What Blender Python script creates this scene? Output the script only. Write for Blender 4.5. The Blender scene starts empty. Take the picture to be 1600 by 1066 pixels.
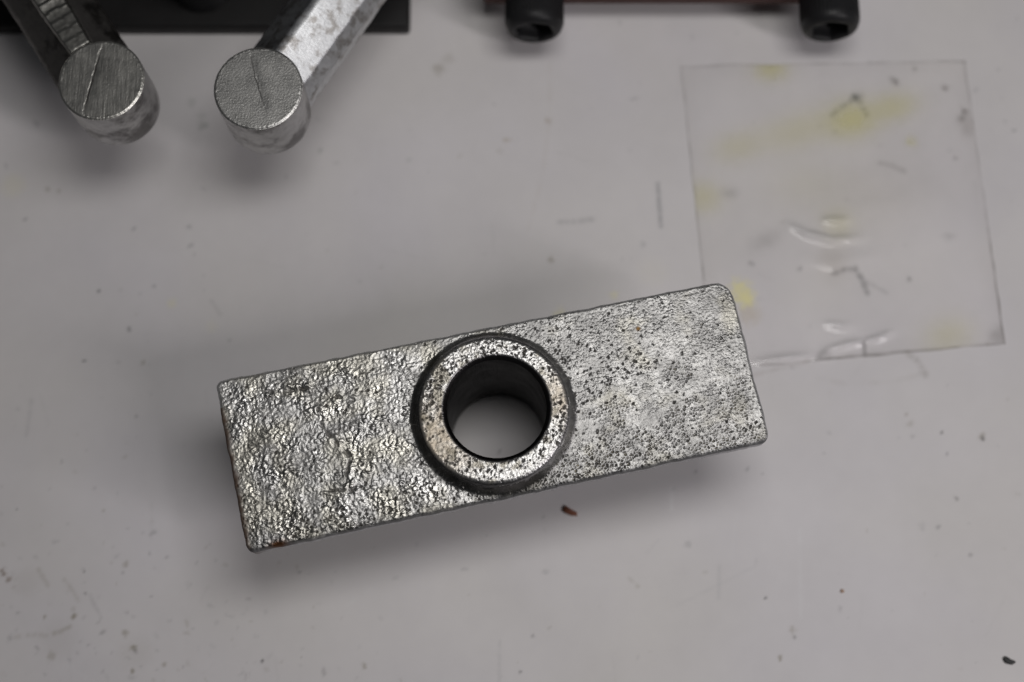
import bpy, bmesh, math, random
import numpy as np
from mathutils import Vector

# ------------------------------------------------------------------ camera, world, lamps, exposure
scene = bpy.context.scene
col = scene.collection
MM = 0.001

PITCH = math.radians(14.0)
CAM = (3.6, -64.3, 367.5)          # mm
FPX = 2190.0                        # focal length in pixels of the 1600 px wide photograph
cd = bpy.data.cameras.new('camera')
cam = bpy.data.objects.new('camera', cd)
col.objects.link(cam)
cam.location = [c * MM for c in CAM]
cam.rotation_euler = (PITCH, 0, 0)
cd.sensor_width = 36.0
cd.lens = FPX / 1600.0 * 36.0
cd.clip_start = 0.01
cd.clip_end = 20.0
cd.dof.use_dof = True
cd.dof.focus_distance = 0.332
cd.dof.aperture_fstop = 6.0
scene.camera = cam

world = bpy.data.worlds.new('World')
scene.world = world
world.use_nodes = True
wb = world.node_tree.nodes['Background']
wb.inputs[0].default_value = (0.92, 0.95, 1.0, 1)
wb.inputs[1].default_value = 0.035

def area(name, loc, target, sx, sy, watts, color, roll_axis=None):
    ld = bpy.data.lights.new(name, 'AREA')
    ld.shape = 'RECTANGLE'
    ld.size = sx * MM
    ld.size_y = sy * MM
    ld.energy = watts
    ld.color = color
    o = bpy.data.objects.new(name, ld)
    col.objects.link(o)
    p = Vector(loc) * MM
    o.location = p
    z = (p - Vector(target) * MM).normalized()
    x = Vector(roll_axis or (1, 0, 0))
    x = (x - z * x.dot(z)).normalized()
    y = z.cross(x)
    from mathutils import Matrix
    o.rotation_euler = Matrix((x, y, z)).transposed().to_euler()
    return o

area('ceiling_lamp', (80, 62, 470), (60, 55, 0), 230, 120, 0.66, (1.0, 0.98, 0.968))
area('bench_lamp', (533, -280, 590), (0, 10, 20), 430, 72, 1.8, (1.0, 0.955, 0.98), roll_axis=(290, -97, -130))

vs = scene.view_settings
vs.view_transform = 'Standard'
vs.look = 'None'
vs.exposure = 0.0
vs.gamma = 1.0
vs.use_curve_mapping = False
scene.render.engine = 'CYCLES'
scene.cycles.max_bounces = 6
scene.cycles.transparent_max_bounces = 8

# ------------------------------------------------------------------ numeric helpers
rng = np.random.default_rng(7)
random.seed(7)

def hsh(ix, iy, seed):
    h = (ix.astype(np.int64) * 374761393 + iy.astype(np.int64) * 668265263 + seed * 974634777) & 0x7fffffff
    h = ((h ^ (h >> 13)) * 1274126177) & 0x7fffffff
    h = h ^ (h >> 16)
    h = (h * 1103515245 + 12345) & 0x7fffffff
    return ((h >> 7) & 0xffff) / 65535.0

def gnoise(x, y, seed=0):
    ix = np.floor(x); iy = np.floor(y)
    fx = x - ix; fy = y - iy
    u = fx * fx * fx * (fx * (fx * 6 - 15) + 10)
    v = fy * fy * fy * (fy * (fy * 6 - 15) + 10)
    def g(dx, dy):
        a = hsh(ix + dx, iy + dy, seed) * 2 * np.pi
        return np.cos(a) * (fx - dx) + np.sin(a) * (fy - dy)
    return 1.5 * ((g(0, 0) * (1 - u) + g(1, 0) * u) * (1 - v) + (g(0, 1) * (1 - u) + g(1, 1) * u) * v)

def fbm(x, y, seed=0, octv=4, gain=0.5):
    s = 0; a = 1.0; t = 0
    for k in range(octv):
        s = s + a * gnoise(x * 2 ** k + 17.3 * k, y * 2 ** k - 9.1 * k, seed + k)
        t += a
        a *= gain
    return s / t

def worley(x, y, seed=0):
    ix = np.floor(x); iy = np.floor(y)
    f1 = np.full(x.shape, 9.0); f2 = np.full(x.shape, 9.0); hid = np.zeros(x.shape)
    for dx in (-1, 0, 1):
        for dy in (-1, 0, 1):
            cx = ix + dx; cy = iy + dy
            px = cx + hsh(cx, cy, seed); py = cy + hsh(cx, cy, seed + 51)
            d = np.hypot(px - x, py - y)
            c = d < f1
            f2 = np.where(c, f1, np.minimum(f2, d))
            hid = np.where(c, hsh(cx, cy, seed + 99), hid)
            f1 = np.where(c, d, f1)
    return f1, f2, hid

def sstep(a, b, x):
    t = np.clip((x - a) / (b - a), 0, 1)
    return t * t * (3 - 2 * t)

def on_plane(u, v, z=0.0):
    """Photograph pixel (1600 x 1066) to the point of the horizontal plane z (mm) it was surveyed on."""
    s, c = math.sin(PITCH), math.cos(PITCH)
    d = (u - 800.0, s * FPX + c * (533.0 - v), -c * FPX + s * (533.0 - v))
    k = (z - CAM[2]) / d[2]
    return CAM[0] + d[0] * k, CAM[1] + d[1] * k

def seg_dist(X, Y, pts):
    """distance to a polyline and position 0..1 along it"""
    best = np.full(X.shape, 1e9); along = np.zeros(X.shape)
    n = len(pts) - 1
    for i in range(n):
        (x0, y0), (x1, y1) = pts[i], pts[i + 1]
        dx, dy = x1 - x0, y1 - y0
        t = np.clip(((X - x0) * dx + (Y - y0) * dy) / (dx * dx + dy * dy + 1e-9), 0, 1)
        d = np.hypot(X - x0 - t * dx, Y - y0 - t * dy)
        m = d < best
        best = np.where(m, d, best)
        along = np.where(m, (i + t) / n, along)
    return best, along

# ------------------------------------------------------------------ mesh helpers (all coordinates in mm)
def mesh_obj(name, verts, faces, mat, parent=None, base=(0, 0, 0), smooth=True, attrs=None):
    v = (np.asarray(verts, float).reshape(-1, 3) - np.array(base)) * MM
    me = bpy.data.meshes.new(name)
    if isinstance(faces, np.ndarray):
        nf, k = faces.shape
        me.vertices.add(len(v)); me.vertices.foreach_set('co', v.ravel())
        me.loops.add(nf * k); me.loops.foreach_set('vertex_index', faces.ravel().astype(np.int32))
        me.polygons.add(nf)
        me.polygons.foreach_set('loop_start', np.arange(0, nf * k, k, dtype=np.int32))
        me.update(calc_edges=True)
        me.validate()
    else:
        me.from_pydata([tuple(p) for p in v], [], faces)
    me.polygons.foreach_set('use_smooth', np.full(len(me.polygons), smooth))
    for an, (kind, data) in (attrs or {}).items():
        a = me.attributes.new(an, kind, 'POINT')
        a.data.foreach_set('value' if kind == 'FLOAT' else 'color', np.asarray(data, np.float32).ravel())
    me.materials.append(mat)
    me.update()
    o = bpy.data.objects.new(name, me)
    col.objects.link(o)
    if parent is not None:
        o.parent = parent
    else:
        o.location = Vector(base) * MM
    return o

def grid_faces(nu, nv, wrap_u=False):
    i = np.arange(nu if wrap_u else nu - 1); j = np.arange(nv - 1)
    I, J = np.meshgrid(i, j, indexing='ij')
    I2 = (I + 1) % nu
    return np.stack([I * nv + J, I2 * nv + J, I2 * nv + J + 1, I * nv + J + 1], -1).reshape(-1, 4)

def empty(name, base, label, cat, group=None):
    o = bpy.data.objects.new(name, None)
    o.empty_display_size = 0.01
    col.objects.link(o)
    o.location = Vector(base) * MM
    tag(o, label, cat, group)
    return o

def tag(o, label, cat, group=None):
    o['label'] = label
    o['category'] = cat
    if group:
        o['group'] = group

def bm_obj(name, bm, mat, parent=None, base=(0, 0, 0), smooth=True):
    bmesh.ops.recalc_face_normals(bm, faces=bm.faces[:])
    bm.verts.index_update()
    v = [tuple(x.co) for x in bm.verts]
    f = [[x.index for x in p.verts] for p in bm.faces]
    bm.free()
    return mesh_obj(name, v, f, mat, parent, base, smooth)

def box_bm(x0, x1, y0, y1, z0, z1, bev=0.0, seg=3):
    bm = bmesh.new()
    bmesh.ops.create_cube(bm, size=1.0)
    for v in bm.verts:
        v.co = ((x0 + x1) / 2 + v.co.x * (x1 - x0), (y0 + y1) / 2 + v.co.y * (y1 - y0), (z0 + z1) / 2 + v.co.z * (z1 - z0))
    if bev:
        bmesh.ops.bevel(bm, geom=bm.edges[:], offset=bev, segments=seg, affect='EDGES', profile=0.5)
    return bm

# ------------------------------------------------------------------ material helpers
def new_mat(name):
    m = bpy.data.materials.new(name)
    m.use_nodes = True
    return m, m.node_tree.nodes, m.node_tree.links, m.node_tree.nodes['Principled BSDF']

def node(nt, t, **kw):
    n = nt.nodes.new(t) if hasattr(nt, 'nodes') else nt.new(t)
    for k, v in kw.items():
        setattr(n, k, v)
    return n

def noise_node(ns, ls, scale, detail=3.0, rough=0.55, stretch=None, rot=0.0, distort=0.0):
    tc = ns.new('ShaderNodeTexCoord')
    src = tc.outputs['Object']
    if stretch:
        mp = ns.new('ShaderNodeMapping')
        mp.inputs['Scale'].default_value = stretch
        mp.inputs['Rotation'].default_value = (0, 0, rot)
        ls.new(src, mp.inputs['Vector'])
        src = mp.outputs['Vector']
    n = ns.new('ShaderNodeTexNoise')
    n.inputs['Scale'].default_value = scale
    n.inputs['Detail'].default_value = detail
    n.inputs['Roughness'].default_value = rough
    n.inputs['Distortion'].default_value = distort
    ls.new(src, n.inputs['Vector'])
    return n.outputs['Fac']

def ramp(ns, ls, fac, stops):
    r = ns.new('ShaderNodeValToRGB')
    e = r.color_ramp.elements
    while len(e) < len(stops):
        e.new(0.5)
    for k, (p, c) in enumerate(stops):
        e[k].position = p
        e[k].color = c if len(c) == 4 else (*c, 1)
    ls.new(fac, r.inputs['Fac'])
    return r.outputs['Color']

def mixc(ns, ls, fac, a, b, mode='MIX'):
    m = ns.new('ShaderNodeMix')
    m.data_type = 'RGBA'
    m.blend_type = mode
    for sock, val in ((m.inputs['Factor'], fac), (m.inputs['A'], a), (m.inputs['B'], b)):
        pass
    ins = [s for s in m.inputs if s.type == 'RGBA']
    fs = m.inputs[0]
    for s, val in ((fs, fac), (ins[0], a), (ins[1], b)):
        if isinstance(val, (int, float)):
            s.default_value = val
        elif isinstance(val, tuple):
            s.default_value = val if len(val) == 4 else (*val, 1)
        else:
            ls.new(val, s)
    return [s for s in m.outputs if s.type == 'RGBA'][0]

def add_bump(ns, ls, bsdf, fac, strength, dist_mm):
    b = ns.new('ShaderNodeBump')
    b.inputs['Strength'].default_value = strength
    b.inputs['Distance'].default_value = dist_mm * MM
    ls.new(fac, b.inputs['Height'])
    prev = bsdf.inputs['Normal'].links
    if prev:
        ls.new(prev[0].from_socket, b.inputs['Normal'])
    ls.new(b.outputs['Normal'], bsdf.inputs['Normal'])

def attr_out(ns, name):
    a = ns.new('ShaderNodeAttribute')
    a.attribute_name = name
    return a

def cast_material(name):
    m, ns, ls, b = new_mat(name)
    paint = attr_out(ns, 'paint').outputs['Color']
    n1 = noise_node(ns, ls, 1400, 2, 0.6)
    var = ramp(ns, ls, n1, [(0.25, (0.72, 0.72, 0.72)), (0.75, (1.08, 1.08, 1.08))])
    ls.new(mixc(ns, ls, 1.0, paint, var, 'MULTIPLY'), b.inputs['Base Color'])
    ls.new(attr_out(ns, 'metal').outputs['Fac'], b.inputs['Metallic'])
    ls.new(attr_out(ns, 'rough').outputs['Fac'], b.inputs['Roughness'])
    add_bump(ns, ls, b, noise_node(ns, ls, 3600, 2, 0.5), 0.5, 0.10)
    return m

def steel_material(name, base, rough, metal=1.0, blot=None, blot_amt=0.0, blot_scale=150, bump_scale=2500, bump=0.2, brushed=None, spec=0.5, groove=False):
    m, ns, ls, b = new_mat(name)
    c = base
    if blot:
        f = ramp(ns, ls, noise_node(ns, ls, blot_scale, 5, 0.62), [(0.5, (0, 0, 0)), (0.62, (blot_amt,) * 3)])
        c = mixc(ns, ls, f, base, blot)
    var = ramp(ns, ls, noise_node(ns, ls, 600, 4, 0.6), [(0.2, (0.75,) * 3), (0.8, (1.1,) * 3)])
    cc = mixc(ns, ls, 1.0, c, var, 'MULTIPLY')
    b.inputs['Metallic'].default_value = metal
    if groove:      # shade inside the sawn groove, painted dark into the colour
        g = attr_out(ns, 'grime_or_shade').outputs['Fac']
        cc = mixc(ns, ls, g, cc, (0.02, 0.019, 0.017, 1))
        mm = ns.new('ShaderNodeMath'); mm.operation = 'SUBTRACT'; mm.inputs[0].default_value = 1.0
        ls.new(g, mm.inputs[1]); ls.new(mm.outputs[0], b.inputs['Metallic'])
    ls.new(cc, b.inputs['Base Color'])
    b.inputs['Specular IOR Level'].default_value = spec
    rr = ramp(ns, ls, noise_node(ns, ls, 220, 3), [(0.2, (max(0.05, rough - 0.08),) * 3), (0.8, (rough + 0.1,) * 3)])
    ls.new(rr, b.inputs['Roughness'])
    if brushed:
        st, rot = brushed
        add_bump(ns, ls, b, noise_node(ns, ls, 1500, 3, 0.6, stretch=st, rot=rot), 0.8, 0.14)
    add_bump(ns, ls, b, noise_node(ns, ls, bump_scale, 3, 0.6), bump, 0.08)
    return m

M_cast = cast_material('cast_metal')
M_pin_brushed = steel_material('brushed_pin_steel', (0.60, 0.59, 0.55, 1), 0.40, brushed=((1, 0.06, 1), math.radians(24)), bump=0.3, groove=True)
M_pin_grain = steel_material('grainy_pin_steel', (0.60, 0.595, 0.57, 1), 0.42, bump_scale=2200, bump=0.9, groove=True)
M_pin_side = steel_material('pin_side_steel', (0.50, 0.495, 0.49, 1), 0.38, blot=(0.05, 0.042, 0.04, 1), blot_amt=0.7, blot_scale=95, bump=0.12)
M_arm_dark = steel_material('oily_dark_steel', (0.14, 0.133, 0.125, 1), 0.42, metal=0.85, blot=(0.02, 0.018, 0.016, 1), blot_amt=0.8, blot_scale=160, bump=0.3, bump_scale=1400)
M_arm_land = steel_material('chiselled_land_steel', (0.34, 0.335, 0.31, 1), 0.40, bump=0.35, bump_scale=1600)
M_arm_silver = steel_material('scuffed_silver_steel', (0.62, 0.63, 0.64, 1), 0.42, blot=(0.28, 0.26, 0.24, 1), blot_amt=0.75, blot_scale=330, bump=0.6, bump_scale=1700)
M_black = steel_material('blackened_steel', (0.010, 0.0095, 0.0095, 1), 0.5, metal=0.0, bump=0.25, spec=0.3)
M_screw = steel_material('black_oxide', (0.016, 0.016, 0.017, 1), 0.42, metal=0.0, bump=0.1, spec=0.25)

# ------------------------------------------------------------------ the bench top (structure)
xs = np.concatenate([[-420, -300, -200], np.arange(-152, 160, 0.45), [210, 300, 420]])
ys = np.concatenate([[-300, -180, -110], np.arange(-70, 136, 0.45), [190, 260, 330]])
BX, BY = np.meshgrid(xs, ys, indexing='ij')
base_c = np.array([0.715, 0.692, 0.688])
tone = 1 + 0.08 * fbm(BX / 38, BY / 38, 3, 4) + 0.018 * fbm(BX / 4, BY / 4, 9, 3)
warm = fbm(BX / 60 + 5, BY / 60, 21, 3)
BC = base_c[None, None, :] * tone[..., None] * (1 + warm[..., None] * np.array([0.02, 0.02, -0.03]))
WX = BX + 1.3 * fbm(BX / 1.6, BY / 1.6, 31, 3)
WY = BY + 1.3 * fbm(BX / 1.6 + 40, BY / 1.6, 37, 3)

def paint(C, mask, color):
    C += mask[..., None] * (np.array(color)[None, None, :] - C)

def blob(u, v, r, color, a, warp=1.0, el=1.0, ang=0.0):
    x, y = on_plane(u, v)
    rr = r * 0.17
    i0, i1 = np.searchsorted(xs, [x - 4 * rr * max(el, 1) - 2, x + 4 * rr * max(el, 1) + 2])
    j0, j1 = np.searchsorted(ys, [y - 4 * rr * max(el, 1) - 2, y + 4 * rr * max(el, 1) + 2])
    if i1 <= i0 or j1 <= j0:
        return
    sl = (slice(i0, i1), slice(j0, j1))
    w = min(1.0, rr / 1.2) * warp
    dx = BX[sl] + (WX[sl] - BX[sl]) * w - x
    dy = BY[sl] + (WY[sl] - BY[sl]) * w - y
    ca, sa = math.cos(ang), math.sin(ang)
    d = np.hypot((dx * ca + dy * sa) / el, -dx * sa + dy * ca)
    sub = BC[sl]
    paint(sub, a * (1 - sstep(0.25 * rr, 1.25 * rr, d)), color)

def streak(pts, w, color, a, broken=0.6, seed=1):
    P = [on_plane(*p) for p in pts]
    px = [p[0] for p in P]; py = [p[1] for p in P]
    i0, i1 = np.searchsorted(xs, [min(px) - 4, max(px) + 4]); j0, j1 = np.searchsorted(ys, [min(py) - 4, max(py) + 4])
    sl = (slice(i0, i1), slice(j0, j1))
    d, t = seg_dist(BX[sl] + 0.25 * (WX[sl] - BX[sl]), BY[sl] + 0.25 * (WY[sl] - BY[sl]), P)
    ww = w * 0.17
    k = 1 - broken * sstep(-0.1, 0.35, gnoise(t * 9 + seed, t * 0 + seed * 3.7, seed))
    sub = BC[sl]
    paint(sub, .72 * a * k * (1 - sstep(0.0, 1.3 * ww + 0.4, d)), color)

OL = (0.30, 0.27, 0.20); DK = (0.05, 0.05, 0.05); BR = (0.20, 0.13, 0.08); GY = (0.30, 0.30, 0.30); YE = (0.90, 0.84, 0.30); GN = (0.20, 0.24, 0.20)
marks = [  # u, v, radius px, colour, strength
    (6, 896, 7, BR, .75), (14, 905, 5, BR, .6), (197, 881, 5, OL, .45), (69, 964, 4, OL, .6), (116, 962, 5, OL, .75), (195, 989, 7, OL, .5),
    (208, 1013, 6, OL, .8), (211, 1018, 4, DK, .4), (80, 1026, 9, OL, .35), (207, 1048, 4, OL, .7), (257, 1037, 4, OL, .5), (410, 1033, 3, DK, .95),
    (568, 1041, 5, OL, .55), (240, 833, 6, GY, .4), (133, 927, 2.5, DK, .6), (131, 893, 2.5, DK, .6), (234, 865, 4, GY, .4), (467, 894, 3, DK, .4),
    (161, 798, 3, OL, .4), (26, 796, 2.5, DK, .5), (154, 455, 4, DK, .85), (202, 515, 4, DK, .55), (131, 564, 3, DK, .8), (209, 358, 4, GY, .75),
    (296, 355, 5, GY, .5), (297, 384, 5, GY, .55), (240, 447, 3, GY, .6), (40, 344, 4, DK, .45), (75, 296, 5, OL, .45), (92, 298, 4, OL, .45),
    (223, 568, 5, OL, .4), (213, 651, 3, DK, .4), (359, 532, 3, GY, .4), (686, 108, 12, OL, .4), (700, 92, 12, OL, .2), (792, 219, 6, (.4, .33, .22), .5),
    (780, 236, 6, OL, .2), (857, 189, 6, (.4, .33, .25), .45), (860, 406, 6, OL, .65), (1005, 382, 5, GY, .3), (996, 916, 6, OL, .3), (1197, 935, 3, DK, .9),
    (1238, 985, 7, OL, .45), (1241, 995, 3.5, DK, .5), (1219, 1028, 4.5, OL, .75), (812, 1050, 3, DK, .6), (833, 995, 3, DK, .35), (726, 890, 6, GY, .3),
    (852, 894, 5, GY, .3), (850, 807, 4, GY, .4), (1075, 850, 6, GY, .3), (1471, 676, 3.5, DK, .8), (1534, 682, 7, OL, .4), (1536, 685, 3.5, DK, .7),
    (1480, 710, 3, DK, .5), (1494, 779, 4, DK, .4), (1466, 824, 5, GY, .55), (1440, 822, 7, GY, .2), (1516, 867, 4, DK, .35), (1416, 648, 4, BR, .35),
    (1288, 709, 3, GY, .3), (300, 160, 9, GN, .22), (315, 180, 9, GN, .22), (318, 196, 9, GN, .38), (500, 235, 5, GN, .35), (640, 250, 5, GN, .2),
    (1570, 190, 4, GY, .4), (1585, 205, 4, GY, .5), (1560, 110, 3, GY, .3), (1192, 740, 3, GY, .6), (1168, 734, 5, GY, .5), (1087, 737, 3, GY, .5),
    (780, 706, 4, DK, .35), (330, 510, 12, YE, .06), (40, 910, 26, OL, .10), (90, 1000, 34, OL, .09), (210, 1020, 30, OL, .10), (20, 290, 25, YE, .1),
    (1158, 458, 24, YE, .42, 2.2), (1168, 470, 17, YE, .35, 2.0), (1150, 445, 12, YE, .25, 2.), (1172, 492, 20, (.55, .42, .2), .22, 2.), (268, 474, 10, YE, .16), (1020, 425, 30, YE, .04), (875, 490, 12, YE, .25), (960, 463, 9, YE, .25),
]
for mk in marks:
    blob(*mk)
streak([(84, 990), (97, 986), (110, 979)], 2.5, OL, .5, .3)
streak([(24, 996), (50, 992), (72, 993)], 3, OL, .28, .8)
streak([(60, 890), (75, 915)], 3, OL, .35, .3)
streak([(874, 347), (895, 347), (925, 343)], 4, GY, .5, .5, 4)
streak([(1028, 287), (1030, 320), (1033, 354)], 3, (.18, .19, .2), .65, .3, 7)
streak([(859, 100), (859, 189), (846, 283), (825, 358)], 3, (.5, .44, .38), .16, .6, 3)
streak([(49, 625), (46, 650), (41, 680)], 3, GY, .25, .4)
streak([(1049, 762), (1050, 796)], 2, (.86, .86, .86), .5, .2)
streak([(1124, 886), (1123, 935)], 2, (.5, .5, .5), .4, .2)
streak([(1250, 826), (1250, 900), (1251, 965)], 2, (.8, .8, .8), .3, .5)
streak([(781, 1002), (780, 1064)], 2, (.4, .4, .4), .3, .5)
streak([(1276, 590), (1320, 600), (1390, 597), (1430, 588), (1447, 582)], 4, OL, .14, .7, 5)
streak([(1418, 552), (1436, 566), (1446, 586)], 5, (.25, .23, .19), .4, .5, 6)
streak([(1172, 588), (1220, 575), (1262, 566)], 2.5, (.4, .35, .32), .35, .4, 6)
streak([(330, 470), (345, 492)], 2, GY, .3, .2)
streak([(100, 905), (115, 925), (123, 940)], 2, OL, .35, .4, 8)
streak([(140, 930), (150, 950), (158, 965)], 2, GY, .35, .4, 9)
streak([(1180, 885), (1060, 945)], 2, (.45, .45, .45), .15, .3, 2)
for k in range(340):      # fine scattered grime
    u, v = random.uniform(0, 1600), random.uniform(0, 1066)
    if random.random() < 0.45:
        u, v = abs(random.gauss(0, 330)), 1066 - abs(random.gauss(0, 160))
    blob(u, v, random.choice([1.6, 2, 2.4, 3, 4]), random.choice([OL, GY, GY, DK]), random.uniform(.06, .30), 1.0, random.uniform(1, 2.4), random.uniform(0, 3.14))
for k in range(60):       # hairline scuffs
    u, v = random.uniform(0, 1600), random.uniform(0, 1066)
    L = random.uniform(20, 90); a = random.choice([1.57, 1.5, 0.3, 2.2]) + random.gauss(0, .15)
    streak([(u, v), (u + L * math.cos(a), v + L * math.sin(a))], 1.5, random.choice([(.8, .8, .8), (.45, .44, .42)]), random.uniform(.06, .2), .5, k)

m, ns, ls, b = new_mat('white_laminate')
ls.new(attr_out(ns, 'paint').outputs['Color'], b.inputs['Base Color'])
b.inputs['Specular IOR Level'].default_value = 0.35
ls.new(ramp(ns, ls, noise_node(ns, ls, 45, 4), [(0.3, (0.42,) * 3), (0.7, (0.56,) * 3)]), b.inputs['Roughness'])
add_bump(ns, ls, b, noise_node(ns, ls, 900, 3, 0.6), 0.12, 0.05)
M_bench = m
nv = len(ys)
V = np.stack([BX, BY, np.zeros_like(BX)], -1).reshape(-1, 3)
Fb = grid_faces(len(xs), nv)
loop = np.concatenate([np.arange(len(xs)) * nv, (len(xs) - 1) * nv + np.arange(1, nv), (np.arange(len(xs) - 2, -1, -1)) * nv + nv - 1, np.arange(nv - 2, 0, -1)])
low = V[loop].copy(); low[:, 2] = -25
n0 = len(V)
k = np.arange(len(loop)); k2 = (k + 1) % len(loop)
Fs = np.stack([loop[k2], loop[k], n0 + k, n0 + k2], -1)
CC = np.concatenate([BC.reshape(-1, 3), np.tile(base_c, (len(loop), 1))])
CC = np.concatenate([np.clip(CC, 0, 1), np.ones((len(CC), 1))], 1)
bench = mesh_obj('bench_top', np.concatenate([V, low]), np.concatenate([Fb, Fs]), M_bench, attrs={'paint': ('FLOAT_COLOR', CC)}, smooth=False)
bench['kind'] = 'structure'
bench['label'] = 'stained off-white laminate bench top'

# ------------------------------------------------------------------ clear plastic film stuck to the bench
fc = [on_plane(*p) for p in ((1063, 103), (1508, 95), (1571, 538), (1113, 580))]   # TL TR BR BL
N = 250
s, t = np.meshgrid(np.linspace(0, 1, N), np.linspace(0, 1, N), indexing='ij')
def bil(k):
    return ((1 - s) * fc[0][k] + s * fc[1][k]) * (1 - t) + ((1 - s) * fc[3][k] + s * fc[2][k]) * t
FX, FY = bil(0), bil(1)
edge = np.minimum(np.minimum(s, 1 - s), np.minimum(t, 1 - t)) * 80
FX = FX + 0.35 * gnoise(FY / 9, FX * 0 + 2, 5) * (edge < 6); FY = FY + 0.5 * gnoise(FX / 12, FY * 0 + 7, 6) * np.exp(-edge / 3)
FZ = 0.12 + 0.03 * fbm(FX / 10, FY / 10, 77, 3)
def px_poly(pts):
    return [on_plane(*p) for p in pts]
def wrinkle(pts, w, h, seed=0):
    global FZ
    d, al = seg_dist(FX, FY, px_poly(pts))
    FZ = FZ + h * np.exp(-(d / w) ** 2) * np.sin(np.pi * np.clip(al, 0.02, 0.98)) ** 0.6
wrinkle([(1232, 350), (1262, 366), (1300, 376), (1348, 374)], 1.2, 0.9)
wrinkle([(1285, 344), (1330, 346)], 1.1, 0.6)
wrinkle([(1240, 400), (1300, 412), (1390, 395)], 2.6, 0.25)
wrinkle([(1290, 548), (1330, 538), (1352, 535)], 1.0, 0.6)
wrinkle([(1352, 534), (1372, 530), (1396, 520)], 1.0, 0.6)
wrinkle([(1282, 566), (1292, 557), (1305, 566)], 1.2, 1.0)
wrinkle([(1180, 566), (1230, 560), (1268, 556)], 1.0, 0.5)
wrinkle([(1255, 270), (1330, 290), (1420, 262)], 3.0, 0.12)
wrinkle([(1290, 300), (1350, 322), (1420, 318)], 2.0, 0.12)
wrinkle([(1290, 505), (1335, 512)], 1.2, 0.4)
FCOL = np.zeros((N, N, 3)); FA = np.zeros((N, N))
QX = FX + 1.0 * fbm(FX / 2, FY / 2, 41, 3); QY = FY + 1.0 * fbm(FX / 2 + 9, FY / 2, 43, 3)
def fpaint(mask, c):
    global FA, FCOL
    na = FA + mask * (1 - FA)
    w = np.where(na > 1e-5, mask / np.maximum(na, 1e-5), 0)[..., None]
    FCOL = FCOL * (1 - w) + np.array(c) * w
    FA = na
def fblob(u, v, r, c, a, el=1.0, ang=0.0):
    x, y = on_plane(u, v)
    ca, sa = math.cos(ang), math.sin(ang)
    dx, dy = QX - x, QY - y
    d = np.hypot((dx * ca + dy * sa) / el, -dx * sa + dy * ca) / (r * 0.17)
    fpaint(a * (.45 if max(c) < .5 else .62) * np.exp(-d * d * (1.2 if max(c) < .5 else .7)), c)
def fline(pts, w, c, a, broken=0.5, seed=3):
    d, al = seg_dist(FX + 0.3 * (QX - FX), FY + 0.3 * (QY - FY), px_poly(pts))
    k = 1 - broken * sstep(-0.1, 0.3, gnoise(al * 11 + seed, al * 0 + seed, seed))
    fpaint(.5 * a * k * (1 - sstep(0.0, 0.2 * w + 0.35, d)), c)
YL = (0.92, 0.87, 0.30)
fblob(1330, 187, 26, YL, .62, 1.3, .3); fblob(1395, 168, 20, YL, .42, 1.7, .3); fblob(1245, 205, 26, YL, .28, 2.2, .3); fblob(1150, 230, 22, YL, .25, 1.6, .3)
fblob(1205, 108, 17, YL, .5, 1.3); fblob(1098, 308, 22, YL, .35, 1.2); fblob(1482, 525, 24, YL, .26, 1.4, .3); fblob(1423, 222, 7, YL, .35); fblob(1310, 350, 22, YL, .25); fblob(1300, 410, 26, (.6, .5, .33), .16, .8)
fblob(1260, 290, 36, YL, .09, 1.5); fblob(1370, 300, 40, (.5, .45, .38), .12, 1.6)
fline([(1300, 180), (1320, 164), (1338, 153), (1346, 163), (1354, 180)], 5, (.09, .11, .11), .38, .6); fblob(1338, 152, 7, (.04, .06, .06), .8, 1.3, .2)
fline([(1302, 428), (1320, 422), (1336, 420), (1346, 436), (1355, 458)], 5, (.11, .12, .12), .5, .5); fline([(1346, 436), (1385, 458)], 3, (.2, .2, .2), .25)
fline([(1375, 255), (1395, 260), (1412, 268)], 5, (.3, .28, .26), .35, .6); fblob(1398, 128, 6, (.12, .1, .08), .7, 1.5, -.6); fblob(1475, 138, 5, (.12, .09, .06), .75); fblob(1429, 109, 4, (.2, .17, .14), .6)
fblob(1508, 175, 5, (.12, .09, .06), .8); fblob(1503, 186, 6, (.12, .09, .06), .6, 1.8, .5); fblob(1512, 200, 18, (.3, .25, .2), .3, .8)
fblob(1140, 302, 9, (.3, .3, .3), .35, 1.6); fblob(1174, 413, 4, (.1, .1, .1), .6); fblob(1250, 421, 4, (.2, .2, .2), .5); fblob(1420, 437, 4, (.15, .15, .15), .6); fblob(1484, 370, 6, (.3, .3, .3), .3, 1.7)
fblob(1196, 376, 16, (.35, .33, .32), .3, 2.0, .5); fblob(1493, 248, 4, (.25, .22, .2), .6); fblob(1350, 560, 4, (.2, .2, .2), .5)
fline([(1350, 535), (1351, 552)], 3, (.15, .14, .13), .6, .1); fblob(1284, 572, 10, (.12, .1, .07), .8, 1.5, .8); fline([(1290, 566), (1320, 558), (1400, 551), (1500, 545)], 3, (.2, .18, .14), .4)
fblob(1400, 250, 70, (.4, .38, .37), .06); fblob(1560, 525, 16, (.25, .23, .2), .45)
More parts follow.
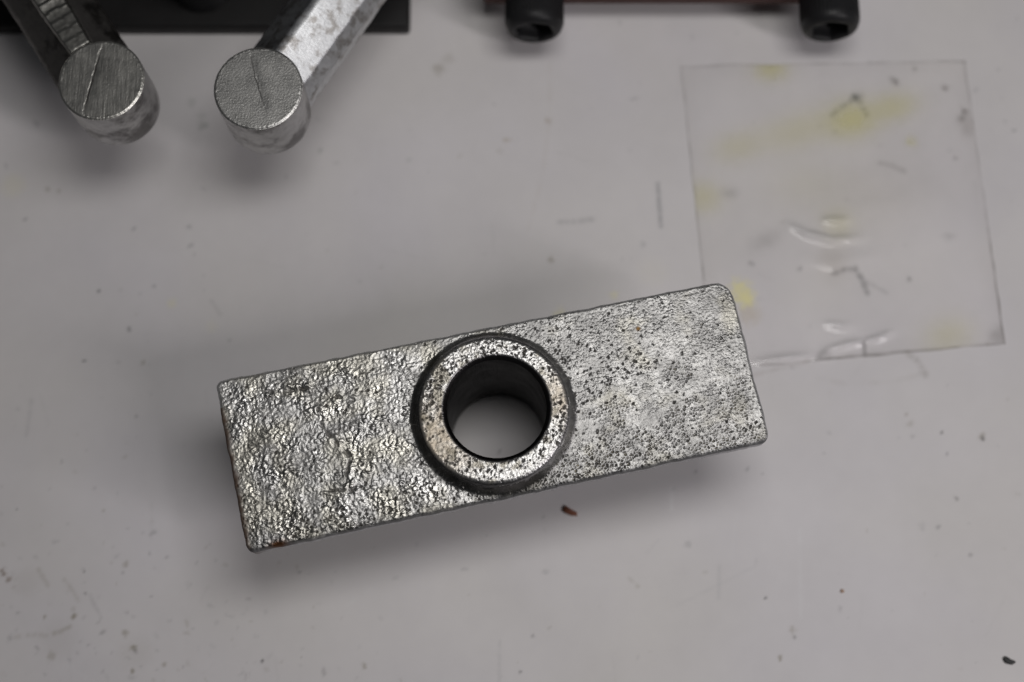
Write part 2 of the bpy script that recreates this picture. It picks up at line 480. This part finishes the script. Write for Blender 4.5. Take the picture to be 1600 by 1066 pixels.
# grime caught along the cut edges
grime_or_shade = (0.20, 0.17, 0.15)
n_e = gnoise(FX / 5, FY / 5, 91)
for dd, a in ((s * 80, .32), ((1 - s) * 75, .24 + .36 * (t > .6)), (t * 80, .30), ((1 - t) * 75, .34)):
    fpaint(a * (1 - sstep(0.05, 0.75, dd)) * np.clip(0.55 + 0.7 * n_e, 0.15, 1), grime_or_shade)
fpaint(0.03 * (1 - sstep(0, 6, edge)), (0.4, 0.37, 0.36))
m, ns, ls, b = new_mat('clear_film')
ns.remove(b)
out = ns['Material Output']
at = attr_out(ns, 'stain')
tr = ns.new('ShaderNodeBsdfTransparent'); tr.inputs[0].default_value = (1, 1, 1, 1)
df = ns.new('ShaderNodeBsdfDiffuse'); ls.new(at.outputs['Color'], df.inputs[0])
gl = ns.new('ShaderNodeBsdfGlossy'); gl.inputs['Roughness'].default_value = 0.09
m1 = ns.new('ShaderNodeMixShader'); ls.new(at.outputs['Alpha'], m1.inputs[0]); ls.new(tr.outputs[0], m1.inputs[1]); ls.new(df.outputs[0], m1.inputs[2])
fr = ns.new('ShaderNodeFresnel'); fr.inputs[0].default_value = 1.36
m2 = ns.new('ShaderNodeMixShader'); ls.new(fr.outputs[0], m2.inputs[0]); ls.new(m1.outputs[0], m2.inputs[1]); ls.new(gl.outputs[0], m2.inputs[2])
ls.new(m2.outputs[0], out.inputs['Surface'])
film = mesh_obj('plastic_film', np.stack([FX, FY, FZ], -1), grid_faces(N, N)[:, ::-1], m, base=(fc[0][0] + 40, fc[0][1] - 40, 0),
                attrs={'stain': ('FLOAT_COLOR', np.concatenate([FCOL, FA[..., None]], -1).reshape(-1, 4))})
tag(film, 'square of clear plastic film with yellow stains and creases stuck to the bench', 'plastic film')

# ------------------------------------------------------------------ the cast crosshead: plate, boss, hub
BASE = (0, 0, 0)
cast = empty('crosshead_casting', BASE, 'rough silver cast metal block with a round bored boss in its middle', 'casting')
ZT, ZB = 41.0, 36.0
corner = {'tl': (-67.3, 7.2), 'tr': (56.6, 32.6), 'br': (64.6, -7.2), 'bl': (-57.8, -33.6)}
LX, LY = 125.5, 41.0
SILVER = np.array([0.54, 0.535, 0.52]); DIRT = np.array([0.055, 0.048, 0.038]); OLIVE = np.array([0.20, 0.175, 0.11]); RUST = np.array([0.085, 0.045, 0.025]); TAN = np.array([0.66, 0.57, 0.44])

def plate_xy(a, b):
    """a 0..1 along, b 0..1 from front to back"""
    c = corner
    x = (1 - b) * ((1 - a) * c['bl'][0] + a * c['br'][0]) + b * ((1 - a) * c['tl'][0] + a * c['tr'][0])
    y = (1 - b) * ((1 - a) * c['bl'][1] + a * c['br'][1]) + b * ((1 - a) * c['tl'][1] + a * c['tr'][1])
    return x, y

def round_corners(p, q):
    """p, q in mm inside LX x LY, pulled onto rounded corners"""
    p = p.copy(); q = q.copy()
    for sx, sy, r in ((-1, -1, 2.2), (1, -1, 2.1), (-1, 1, 1.8), (1, 1, 4.6)):
        cx, cy = sx * (LX / 2 - r), sy * (LY / 2 - r)
        u = (p - cx) * sx; v = (q - cy) * sy
        mk = (u > 0) & (v > 0)
        l = np.maximum(np.hypot(u, v), 1e-9); mx = np.maximum(u, v)
        k = np.where(mk, mx / l, 1)
        p = np.where(mk, cx + sx * u * k, p); q = np.where(mk, cy + sy * v * k, q)
    return p, q

NU, NV = 1000, 330
gp = np.linspace(-LX / 2, LX / 2, NU); gq = np.linspace(-LY / 2, LY / 2, NV)
P0, Q0 = np.meshgrid(gp, gq, indexing='ij')
ed = np.minimum(LX / 2 - np.abs(P0), LY / 2 - np.abs(Q0))       # distance to the outline
Pp, Qq = round_corners(P0, Q0)
ew = np.exp(-ed / 2.0)
wob = 0.34 * fbm(Pp / 5, Qq / 5, 61, 3)
Pn = Pp + ew * wob * np.sign(P0) * (np.abs(P0) / (LX / 2)) ** 8
Qn = Qq + ew * wob * np.sign(Q0) * (np.abs(Q0) / (LY / 2)) ** 6
X, Y = plate_xy(Pn / LX + 0.5, Qn / LY + 0.5)
left = 1 - sstep(-22, 2, Pp)
# lumpy sand-cast skin on one half, finely dimpled on the other
dX = Pp + 0.4 * fbm(Pp / 1.2, Qq / 1.2, 5, 2); dY = Qq + 0.4 * fbm(Pp / 1.2 + 30, Qq / 1.2, 6, 2)
f1, f2, hid = worley(dX / 1.4, dY / 1.2, 11)
coarse = 0.4 + 0.7 * sstep(-.35, .4, fbm(Pp / 10 + 2, Qq / 8, 14, 2) - Qq / 60)
lump = coarse * 0.30 * sstep(0, .75, f2 - f1) * (0.2 + 1.2 * hid) + 0.22 * fbm(Pp / 0.7, Qq / 0.7, 15, 3) + 0.5 * fbm(Pp / 5, Qq / 5, 16, 3)
g1, g2, gid = worley(dX / 0.72, dY / 0.62, 23)
net = sstep(0, 1.0, g2 - g1) * 1.25
cellw = sstep(-0.25, 0.25, fbm(Pp / 14 + 3, Qq / 10 - Pp / 40, 29, 2) + (-Qq) / 45)
dimple = -0.48 * net * cellw * (0.4 + gid) + (1 - cellw) * 0.28 * net * (.4 + gid) + 0.20 * fbm(Pp / 0.9, Qq / 0.6, 33, 3) + 0.26 * fbm(Pp / 5, Qq / 5, 34, 3)
H = 0.66 * (left * lump + (1 - left) * 0.85 * dimple)
# blow holes
hX = Pp + 0.45 * fbm(Pp / .6, Qq / .6, 45, 2); hY = Qq + 0.45 * fbm(Pp / .6 + 8, Qq / .6, 46, 2)
b1, b2, bid = worley(hX / 0.78 + 7, hY / 0.78, 43)
hsz = hsh(np.floor(bid * 65535), np.floor(bid * 911), 3)
R_b = np.hypot(Pp - 2, Qq)
dens = 0.05 * left + (1 - left) * (0.018 + 0.26 * np.exp(-((R_b - 21) / 6.5) ** 2) * sstep(2, 9, Pp) * sstep(-.35, .3, gnoise(Pp / 5, Qq / 5, 50)) + 0.16 * np.exp(-((Qq - 3 - 0.12 * (Pp - 20)) / 5) ** 2) * sstep(14, 20, Pp) * (1 - sstep(38, 48, Pp)))
dens = dens + 0.22 * left * np.exp(-((Qq + 16) / 4) ** 2) + 0.10 * np.exp(-((Qq + 18) / 3) ** 2)
hole = (bid < dens) * (1 - sstep(0.06 + 0.16 * hsz, 0.22 + 0.26 * hsz, b1))
H = H - 0.75 * hole
# a crooked scar across the lumpy half, like the edge of a mould fault
def pl(u, v):
    x, y = on_plane(u, v, ZT)
    a = math.radians(11.9)
    return ((x + 1) * math.cos(a) + (y + .3) * math.sin(a), -(x + 1) * math.sin(a) + (y + .3) * math.cos(a))
scar = np.zeros_like(H)
for pts in ([(498, 640), (505, 668), (528, 695), (545, 712), (540, 745), (548, 768)], [(515, 765), (540, 766), (552, 762)], [(520, 618), (535, 623), (553, 626)], [(425, 615), (458, 611), (480, 609)]):
    d, al = seg_dist(dX, dY, [pl(*p) for p in pts])
    scar = np.maximum(scar, np.exp(-(d / 0.3) ** 2) * sstep(-.35, .25, gnoise(Pp / 1.8, Qq / 1.8, 47)))
    H = H + 0.22 * np.exp(-((d - 0.8) / 0.7) ** 2) * sstep(-.2, .3, gnoise(Pp / 2.5, Qq / 2.5, 48))
H = H - 0.6 * scar
fade = sstep(0.0, 1.6, ed)
re = 0.85
dd = np.clip(ed, 0, re)
zr = ZT - (re - np.sqrt(np.maximum(re * re - (re - dd) ** 2, 0)))
cornerfade = 0.5 + 0.5 * fade
rb = np.hypot(X + 0.75, Y + 0.45)
uf = np.clip((20.1 + .2 * gnoise(X / 3, Y / 3, 55) - rb) / 2.1, 0, 1)
rise = 2.9 * uf ** 2.4 * sstep(16.9, 17.7, rb)
Z = zr + H * cornerfade * 0.70 * (1 - 0.75 * uf) + rise
# colour: silver skin, dirt lying in the hollows, rust at the broken end
cav = np.clip(hole * 0.82 + scar * 0.6 + left * (1 - sstep(0.0, 0.25, f2 - f1)) * 0.6 * sstep(-.2, .5, gnoise(Pp / 6, Qq / 6, 71)) + (1 - left) * cellw * sstep(.3, 1, net) * 0.35 * sstep(-.3, .4, gnoise(Pp / 7, Qq / 7, 72)), 0, 1)
C = np.tile(SILVER, (NU, NV, 1)) * (0.76 + 0.24 * left)[..., None]  # right half darkened in the colour to offset the lamp's reflection
C *= (1 + (0.24 + 0.16 * left) * fbm(Pp / 14, Qq / 11, 81, 5, .6))[..., None]
warmth = sstep(0.0, 0.6, fbm(Pp / 8 + 11, Qq / 8, 83, 3) + 0.25 * left)
C *= 1 + warmth[..., None] * np.array([0.0, -0.02, -0.10])
ol = (1 - left) * sstep(0.55, 1, net) * cellw * sstep(-.1, .4, fbm(Pp / 9 - 4, Qq / 7, 85, 3) + .15 * (Qq < -2))
paint(C, 0.85 * ol, OLIVE)
paint(C, cav, DIRT)
rim = 1 - sstep(0.1, 0.7, ed)
paint(C, rim * 0.6, (0.42, 0.42, 0.43))
endr = (1 - sstep(0.3, 1.9, P0 + LX / 2 + 0.9 * fbm(Pp / 2.5, Qq / 2.5, 87, 3))) * (Q0 < 14)
paint(C, endr * 0.92, RUST)
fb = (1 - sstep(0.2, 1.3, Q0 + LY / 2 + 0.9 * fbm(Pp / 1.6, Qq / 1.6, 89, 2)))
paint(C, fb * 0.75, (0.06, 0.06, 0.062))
chip = np.exp(-(np.hypot(P0 + LX / 2 - 7.5, (Q0 + LY / 2 - 0.5) * 2) / 2.2) ** 2)
paint(C, np.clip(chip * 1.2, 0, 1), (0.10, 0.045, 0.02))
sp = np.exp(-(np.hypot(Pp - pl(996, 514)[0], Qq - pl(996, 514)[1]) / 0.6) ** 4)
paint(C, sp, (0.16, 0.09, 0.03))
ringshade = np.exp(-((rb - 18.4) / 1.9) ** 2) * sstep(-8, 8, -0.85 * Pp - 0.6 * Qq + 5 * gnoise(Pp / 4, Qq / 4, 8))  # shaded lower-left side of the fillet, darkened in the colour
paint(C, 0.8 * ringshade, (.03, .028, .026))
paint(C, 0.12 * np.exp(-((rb - 18.4) / 0.6) ** 2), (.24, .23, .24))
MT = np.clip(1 - 0.75 * np.maximum(np.maximum(cav, 1.2 * rim), np.maximum(endr, ol * .5)), 0, 1)
RG = 0.37 + 0.05 * (1 - left) + (0.12 + 0.13 * left) * fbm(Pp / 6, Qq / 6, 88, 4) + 0.3 * np.maximum(cav, endr) + 0.1 * rim
V = np.stack([X, Y, Z], -1).reshape(-1, 3)
Fp = grid_faces(NU, NV)
BC0 = np.array([0.2, -0.1])
cen = V[Fp].mean(1)[:, :2]
Fp = Fp[np.hypot(cen[:, 0], cen[:, 1]) > 15.5]
lp = np.concatenate([np.arange(NU) * NV, (NU - 1) * NV + np.arange(1, NV), np.arange(NU - 2, -1, -1) * NV + NV - 1, np.arange(NV - 2, 0, -1)])
rows = [lp]
allV = [V]; allC = [C.reshape(-1, 3)]; allM = [MT.ravel()]; allR = [RG.ravel()]; allF = [Fp]
cnt = len(V)
top = V[lp]
ctr = top.mean(0)
prev = lp
per = np.arange(len(lp)) * 0.17
for zz in (39.0, 38.2, 37.4, 36.5, ZB):
    k = (ZT - re - zz) / (ZT - re - ZB)
    ring = top.copy()
    nrm = top[:, :2] - ctr[:2]
    outw = -0.15 * k + 0.14 * gnoise(per / 2.0, per * 0 + zz / 2, 19)
    if zz == ZB:
        outw = outw - 0.6
    ring[:, :2] += nrm / np.linalg.norm(nrm, axis=1)[:, None] * outw[:, None]
    ring[:, 2] = zz
    idx = cnt + np.arange(len(lp)); cnt += len(lp)
    a = np.arange(len(lp)); a2 = (a + 1) % len(lp)
    allF.append(np.stack([prev[a2], prev[a], idx[a], idx[a2]], -1))
    allV.append(ring)
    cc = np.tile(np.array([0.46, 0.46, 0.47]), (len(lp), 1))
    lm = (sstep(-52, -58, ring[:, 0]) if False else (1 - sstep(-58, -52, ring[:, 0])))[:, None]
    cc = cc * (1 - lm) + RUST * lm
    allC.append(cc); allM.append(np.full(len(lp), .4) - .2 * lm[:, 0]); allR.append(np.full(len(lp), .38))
    prev = idx
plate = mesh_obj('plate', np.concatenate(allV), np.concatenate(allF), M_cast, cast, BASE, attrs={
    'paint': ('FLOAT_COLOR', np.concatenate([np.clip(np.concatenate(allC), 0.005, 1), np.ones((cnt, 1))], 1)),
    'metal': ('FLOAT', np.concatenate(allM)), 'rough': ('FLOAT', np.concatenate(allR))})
# underside of the plate, with the opening for the hub
gu, gv = np.meshgrid(np.linspace(0.012, .988, 60), np.linspace(0.03, .97, 20), indexing='ij')
ux, uy = plate_xy(gu, gv)
UV_ = np.stack([ux, uy, np.full_like(ux, ZB + 0.02)], -1).reshape(-1, 3)
UF = grid_faces(60, 20)[:, ::-1]
cu = UV_[UF].mean(1)
UF = UF[np.hypot(cu[:, 0], cu[:, 1]) > 13.5]

M_under = steel_material('dark_casting_skin', (0.22, 0.21, 0.20, 1), 0.5, bump=0.4)
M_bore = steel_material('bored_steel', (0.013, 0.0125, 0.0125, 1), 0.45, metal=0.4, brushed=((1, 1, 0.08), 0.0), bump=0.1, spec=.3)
mesh_obj('underside', UV_, UF, M_under, cast, BASE, smooth=False)

# boss ring on top
NA = 720
prof = [(18.5, 42.0), (18.4, 42.4), (18.3, 42.8), (18.2, 43.2), (18.08, 43.6), (17.92, 44.1), (17.7, 44.55), (17.3, 44.85)]
prof += [(r, 45.0) for r in np.linspace(16.8, 13.2, 26)] + [(12.75, 44.98), (12.5, 44.8), (12.1, 44.35), (11.75, 43.9)]
prof = np.array(prof)
th = np.linspace(0, 2 * np.pi, NA, endpoint=False)
A, Rr = np.meshgrid(th, prof[:, 0], indexing='ij')
Zr = np.tile(prof[:, 1], (NA, 1))
off = sstep(13, 17, Rr)
bx = Rr * np.cos(A) - 0.75 * off; by = Rr * np.sin(A) - 0.45 * off
topw = sstep(44.6, 44.95, Zr) * sstep(12.6, 13.0, Rr)
sidew = (1 - sstep(40.8, 41.8, Zr))
h1, h2, h3 = worley((bx + .5 * gnoise(bx / .6, by / .6, 1)) / 0.95, (by + .5 * gnoise(bx / .6, by / .6, 2)) / 0.95, 201)
pat = fbm(bx / 6, by / 6, 203, 2)
pit = np.maximum((h3 < 0.16 + 0.25 * pat) * (1 - sstep(0.15, 0.40, h1)), sstep(.29, .47, fbm(bx / .85, by / .85, 205, 3) + .30 * pat))
w1, w2, w3 = worley(bx / 1.2 + 3, by / 1.2, 211)
Zb = Zr + topw * (0.10 * (1 - w1 ** 2) + 0.10 * fbm(bx / 0.6, by / 0.6, 207, 3) - 0.5 * pit) + sidew * 0.1 * fbm(bx / 1.1, by / 1.1, 208, 3)
rj = 1 + 0.010 * fbm(np.cos(A) * 5, np.sin(A) * 5, 212, 3) * off + 0.004 * gnoise(A * 30, Zr, 213) * off
bx = (bx + 0.75 * off) * rj - 0.75 * off; by = (by + 0.45 * off) * rj - 0.45 * off
Cb = np.tile(np.array([0.42, 0.415, 0.42]), (NA, len(prof), 1))
top_mask = topw[..., None]  # flat top only; the sides keep a plain grey
skin = SILVER * (1 + 0.1 * fbm(bx / 4, by / 4, 221, 3))[..., None]
tanm = np.exp(-((np.abs(np.angle(np.exp(1j * (A - math.radians(207))))) / 0.55)) ** 2) + 0.8 * np.exp(-((np.abs(np.angle(np.exp(1j * (A - math.radians(12))))) / 0.33)) ** 2)
tanm = np.clip(tanm * (0.9 + .6 * gnoise(bx / 2, by / 2, 223)), 0, 1)
skin = skin * (1 - .85 * tanm[..., None]) + TAN * .85 * tanm[..., None]
brm = sstep(.05, .5, fbm(bx / 3, by / 3, 227, 3) + .35 * np.exp(-((A - math.radians(150)) / 0.5) ** 2))
skin = skin * (1 - .6 * brm[..., None]) + OLIVE * .6 * brm[..., None]
Cb = Cb * (1 - top_mask) + skin * top_mask
cavb = np.clip(pit * topw, 0, 1)
paint(Cb, cavb, DIRT)
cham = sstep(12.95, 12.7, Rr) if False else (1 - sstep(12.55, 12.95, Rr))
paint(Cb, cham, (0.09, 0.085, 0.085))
skshade = sstep(-.2, .6, np.cos(A - math.radians(215))) * (1 - topw) * (1 - cham)  # shade on the lower-left flank of the boss wall, painted in
paint(Cb, .75 * skshade, (0.03, 0.028, 0.028))
Mb = np.clip(1 - .7 * cavb - .3 * tanm * topw - .3 * brm * topw, 0, 1)
Rb = 0.34 + 0.3 * cavb + 0.15 * tanm * topw
Vb = np.stack([bx, by, Zb], -1).reshape(-1, 3)
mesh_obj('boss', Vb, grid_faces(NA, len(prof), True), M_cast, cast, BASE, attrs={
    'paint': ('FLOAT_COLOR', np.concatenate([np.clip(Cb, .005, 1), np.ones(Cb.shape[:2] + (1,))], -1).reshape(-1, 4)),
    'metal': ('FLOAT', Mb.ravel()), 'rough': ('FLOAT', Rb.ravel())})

def lathe(profile, n, cx=0.0, cy=0.0, rmod=None):
    pr = np.array(profile, float)
    a = np.linspace(0, 2 * np.pi, n, endpoint=False)
    AA, RR = np.meshgrid(a, pr[:, 0], indexing='ij')
    ZZ = np.tile(pr[:, 1], (n, 1))
    if rmod is not None:
        RR = rmod(AA, RR, ZZ)
    return np.stack([cx + RR * np.cos(AA), cy + RR * np.sin(AA), ZZ], -1).reshape(-1, 3), grid_faces(n, len(pr), True)

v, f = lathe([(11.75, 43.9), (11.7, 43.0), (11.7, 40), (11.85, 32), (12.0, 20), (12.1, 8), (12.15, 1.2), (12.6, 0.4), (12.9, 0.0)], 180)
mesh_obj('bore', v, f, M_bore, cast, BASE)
v, f = lathe([(12.9, 0.0), (14.6, 0.0), (15.2, 0.5), (15.4, 1.5), (16.2, 28), (16.9, 33), (18.5, ZB)], 120)
mesh_obj('hub', v, f, M_under, cast, BASE)

# ------------------------------------------------------------------ the puller tool: base plate, stud, two arms with end pins
PB = (-80, 140, 0)
tool = empty('puller_tool', PB, 'dark steel tool with two angled arms ending in upright round pins', 'tool')
bm = box_bm(-190, -25.4, 117.4, 175, 0.0, 5.4, 1.1)
bm_obj('base_plate', bm, M_black, tool, PB)

# threaded stud
sx_, sy_ = -84.0, 130.0
nth, nz = 96, 170
aa = np.linspace(0, 2 * np.pi, nth, endpoint=False); zz = np.linspace(5.4, 40, nz)
AA, ZZ = np.meshgrid(aa, zz, indexing='ij')
ph = (ZZ / 1.75 - AA / (2 * np.pi)) % 1.0
RR = 8.6 - 1.0 * np.abs(ph * 2 - 1)
v = np.stack([sx_ + RR * np.cos(AA), sy_ + RR * np.sin(AA), ZZ], -1).reshape(-1, 3)
f = grid_faces(nth, nz, True)
v = np.concatenate([v, [[sx_, sy_, 40.6]]])
stud_faces = f.tolist() + [[i * nz + nz - 1, ((i + 1) % nth) * nz + nz - 1, len(v) - 1] for i in range(nth)]
mesh_obj('threaded_stud', v, stud_faces, M_screw, tool, PB)
# yoke block that carries both arms, beyond the picture's edge
bm_obj('yoke', box_bm(-160, -8, 141, 168, 5.4, 44.0, 1.5), M_black, tool, PB)

def pin(cx, cy, r, z0, z1, groove, mat_top, parent, tilt=(0, 0)):
    """upright round pin with a sawn groove across its flat top"""
    n = 170
    g = np.linspace(-1, 1, n)
    a, b_ = np.meshgrid(g, g, indexing='ij')
    mx = np.maximum(np.abs(a), np.abs(b_)); l = np.maximum(np.hypot(a, b_), 1e-9)
    px_, py_ = a * mx / l, b_ * mx / l
    x = cx + px_ * r; y = cy + py_ * r
    pts, w, depth = groove
    side = 1
    d, al = seg_dist(x + .12 * gnoise(y / 1.5, x, 5), y, pts)
    env = np.sin(np.pi * np.clip(al, .05, .95)) ** .35
    ax, ay = pts[-1][0] - pts[0][0], pts[-1][1] - pts[0][1]
    sd = d * np.sign((x - pts[0][0]) * -ay + (y - pts[0][1]) * ax)
    # cut that is steep on one flank and shallow on the other
    z = z1 - depth * env * np.exp(-(d / w) ** 4) - 0.12 * env * (sd * side > 0) * np.exp(-(sd / 1.1) ** 2)
    rad = np.hypot(px_, py_)
    z = z + (px_ * tilt[0] + py_ * tilt[1]) * r - 0.28 * sstep(0.955, 1.0, rad) + 0.02 * fbm(x / .5, y / .5, 3, 3) + .05 * sstep(.9, .95, rad) * gnoise(x / .8, y / .8, 4)
    o = mesh_obj('pin_face', np.stack([x, y, z], -1), grid_faces(n, n), mat_top, parent, PB, attrs={'grime_or_shade': ('FLOAT', np.clip(1.3 * env * np.exp(-(d / (1.25 * w)) ** 4), 0, 1))})  # mask for the painted shade in the groove
    V_, F_ = lathe([(r * 0.6, z0), (r - 1.6, z0), (r - .7, z0 + .35), (r - 0.15, z0 + 1.4), (r + .02, z0 + 4), (r + .03, z1 - 3), (r + .02, z1 - 0.9), (r - 0.03, z1 - 0.25)], 120, cx, cy,
                   lambda A_, R_, Z_: R_ + 0.07 * fbm(np.cos(A_) * 3, Z_ / 4 + np.sin(A_) * 3, 9, 2))
    # follow the tilt of the face at the top of the wall
    kk = (V_[:, 2] - z0) / (z1 - z0)
    V_[:, 2] += kk * ((V_[:, 0] - cx) * tilt[0] + (V_[:, 1] - cy) * tilt[1])
    mesh_obj('pin_wall', V_, F_, M_pin_side, parent, PB)

def arm(name, cx, cy, ang, section, mat, length, start=-2.0):
    """bar of the given cross-section (offset across, height) running from the pin"""
    d = np.array([math.cos(ang), math.sin(ang)]); n = np.array([-d[1], d[0]])
    sec = np.array(section)
    # resample the outline so the bar has a little unevenness
    k = len(sec)
    ns_ = 90
    ts = np.linspace(start, length, ns_)
    verts = []
    for tt in ts:
        sh = 0.12 * np.sin(tt / 7.0)
        for i, (w, z) in enumerate(sec):
            j = 0.05 * math.sin(tt * .83 + i * 2.1) + 0.03 * math.sin(tt * 1.9 + i)
            p = np.array([cx, cy]) + d * tt + n * (w + j + sh)
            verts.append((p[0], p[1], z + 0.5 * j))
    f = grid_faces(ns_, k).tolist()
    f += [[i * k + k - 1, (i + 1) * k + k - 1, (i + 1) * k, i * k] for i in range(ns_ - 1)]
    f += [list(range(k)), [(ns_ - 1) * k + i for i in range(k)][::-1]]
    o = mesh_obj(name, verts, f, mat, tool, PB, smooth=False)
    bm = bmesh.new(); bm.from_mesh(o.data)
    bmesh.ops.recalc_face_normals(bm, faces=bm.faces[:])
    lon = [e for e in bm.edges if len(e.link_faces) == 2 and e.calc_face_angle(0) > 0.35]
    bmesh.ops.bevel(bm, geom=lon, offset=0.35 * MM, segments=2, affect='EDGES')
    bm.to_mesh(o.data); bm.free()
    o.data.polygons.foreach_set('use_smooth', np.full(len(o.data.polygons), True))
    wn = o.modifiers.new('weighted_normal', 'WEIGHTED_NORMAL')
    wn.weight = 100
    return o

# near-black arm (its pin has a deep groove)
c1 = (-97.0, 80.7)
a1 = math.radians(124)
armL = arm('arm', c1[0], c1[1], a1, [(-10, 33), (10, 33), (10.2, 38.5), (9.0, 40.5), (3.6, 45.4), (-3.6, 45.4), (-9.4, 40.5), (-10.2, 38.5)], M_arm_dark, 74)
armL['label'] = 'oily near-black arm with a chisel-marked ridge'
p0 = [on_plane(*p, 50.0) for p in ((157, 78), (144, 125), (130, 174))]
pin(c1[0], c1[1], 10.5, 32.0, 50.0, (p0, 0.17, 0.4), M_pin_brushed, armL, (0.0, 0.0))
# raised chiselled land on that arm
d = np.array([math.cos(a1), math.sin(a1)]); n_ = np.array([-d[1], d[0]])
nt_, nw = 150, 24
tt, ww = np.meshgrid(np.linspace(11.4, 70, nt_), np.linspace(-1, 1, nw), indexing='ij')
hw = 3.5 - 0.35 * np.sin(tt / 6)
steps = np.floor((tt + .5 * gnoise(tt / 4, ww, 3)) / 3.1)
saw = (((tt + 0.4 * gnoise(tt / 3, ww * 2, 7)) / 3.1) % 1.0)
amp = 0.15 + 0.5 * sstep(20, 28, tt)
lz = 47.2 + amp * (saw - .5) + 0.08 * fbm(tt / 1, ww * 3, 8, 3)
edge_w = sstep(0.82, 1.0, np.abs(ww)); end_w = 1 - sstep(11.4, 12.4, tt)
lz = lz - 2.0 * np.maximum(edge_w, end_w)
lx = c1[0] + d[0] * tt + n_[0] * ww * hw + d[0] * .25 * gnoise(ww * 2, tt, 1); ly = c1[1] + d[1] * tt + n_[1] * ww * hw
mesh_obj('land', np.stack([lx, ly, lz], -1), grid_faces(nt_, nw), M_arm_land, armL, PB)

# bright scuffed arm
c2 = (-58.5, 78.6)
a2 = math.radians(58.5)
armR = arm('arm', c2[0], c2[1], a2, [(-7.8, 33), (11.2, 33), (11.8, 38.0), (11.0, 40.0), (3.4, 46.6), (1.4, 46.5), (-6.4, 42.6), (-8.6, 39.0)], M_arm_silver, 76)
armR['label'] = 'scuffed bright silver arm'
p0 = [on_plane(*p, 50.0) for p in ((391, 88), (399, 122), (412, 165))]
pin(c2[0], c2[1], 10.85, 32.0, 50.0, (p0, 0.10, 0.2), M_pin_grain, armR, (0.0, 0.0))

# ------------------------------------------------------------------ dark bar with two socket-head cap screws
SB = (45, 140, 0)
bar = empty('screwed_bar', SB, 'black steel bar with two protruding socket head screws beside the dark tool', 'bar')
M_brown = steel_material('brown_oxide_steel', (0.085, 0.035, 0.03, 1), 0.55, metal=0.0, bump=0.2, spec=0.2)
bm_obj('bar_body', box_bm(-4.5, 88, 122.2, 160, 9.0, 30, 1.0), M_brown, bar, SB)
for fx in (10, 72):
    bm_obj('foot', box_bm(fx, fx + 14, 142, 158, 0.0, 9.0, 0.6), M_black, bar, SB)

def cap_screw(cx, cz, yf, r=7.9):
    n = 192
    a = np.linspace(0, 2 * np.pi, n, endpoint=False)
    hexr = 4.75 / np.cos(((a + .3) % (np.pi / 3)) - np.pi / 6)
    one = np.ones(n)
    kn = 0.14 * np.cos(a * 48)
    rings = [((r + kn), 12.5), ((r + kn), 3.6), ((r + kn * .7), 2.6), (one * (r - .12), 2.0), (one * (r - .45), 1.1), (one * (r - .95), .45), (one * (r - 1.6), .1), (one * (r - 2.1), 0.0),
             (one * 5.65, 0.0), (hexr * .995, .35), (hexr * .98, 1.2), (hexr * .97, 7.0), (one * .01, 8.2)]
    v = np.stack([np.stack([cx + rr * np.cos(a), np.full(n, yf + yy), cz + rr * np.sin(a)], -1) for rr, yy in rings], 1).reshape(-1, 3)
    o = mesh_obj('screw', v, grid_faces(n, len(rings), True)[:, ::-1], M_screw, bar, SB)
    me = o.data
    return o
cap_screw(9.7, 18.0, 109.2)
cap_screw(90.2, 18.0, 109.5)

# ------------------------------------------------------------------ debris on the bench
def chip_obj(name, u, v, w, h, thick, ang, mat, label, cat, seed):
    x, y = on_plane(u, v)
    r = random.Random(seed)
    bm = bmesh.new()
    n = 14
    ringb, ringt, ringm = [], [], []
    for i in range(n):
        a = 2 * math.pi * i / n
        k = 1 + r.uniform(-.18, .18)
        px, py = w / 2 * math.copysign(abs(math.cos(a)) ** .7, math.cos(a)) * k, h / 2 * math.copysign(abs(math.sin(a)) ** .7, math.sin(a)) * k * (1 - .3 * math.cos(a))
        rx, ry = px * math.cos(ang) - py * math.sin(ang), px * math.sin(ang) + py * math.cos(ang)
        ringb.append(bm.verts.new((x + rx * .8, y + ry * .8, 0.02)))
        ringm.append(bm.verts.new((x + rx, y + ry, thick * .45)))
        ringt.append(bm.verts.new((x + rx * .7, y + ry * .7, thick * (1 + r.uniform(-.2, .2)))))
    ct = bm.verts.new((x, y, thick * 1.1))
    for i in range(n):
        j = (i + 1) % n
        bm.faces.new((ringb[i], ringb[j], ringm[j], ringm[i])); bm.faces.new((ringm[i], ringm[j], ringt[j], ringt[i])); bm.faces.new((ringt[i], ringt[j], ct))
    bm.faces.new(ringb[::-1])
    o = bm_obj(name, bm, mat, None, (x, y, 0))
    tag(o, label, cat)
    return o
def matte(name, c, rough=.7):
    m, ns, ls, b = new_mat(name)
    f = ramp(ns, ls, noise_node(ns, ls, 900, 3), [(.3, tuple(k * .7 for k in c)), (.7, tuple(min(1, k * 1.25) for k in c))])
    ls.new(f, b.inputs['Base Color'])
    b.inputs['Roughness'].default_value = rough
    add_bump(ns, ls, b, noise_node(ns, ls, 2500, 2), .3, .08)
    return m
chip_obj('wood_chip', 891, 800, 4.2, 1.7, .9, math.radians(-24), matte('brown_chip', (.20, .075, .04)), 'small reddish brown chip lying just in front of the casting', 'chip', 3)
chip_obj('metal_flake', 1576, 1033, 3.3, 1.5, .5, math.radians(-18), matte('black_flake', (.035, .035, .035), .6), 'tiny black flake at the bottom right corner of the bench', 'flake', 5)
chip_obj('crumb', 1316, 924, 1.2, .9, .35, math.radians(-10), matte('orange_crumb', (.5, .34, .24)), 'tiny tan crumb on the bare bench between the casting and the black flake', 'crumb', 8)
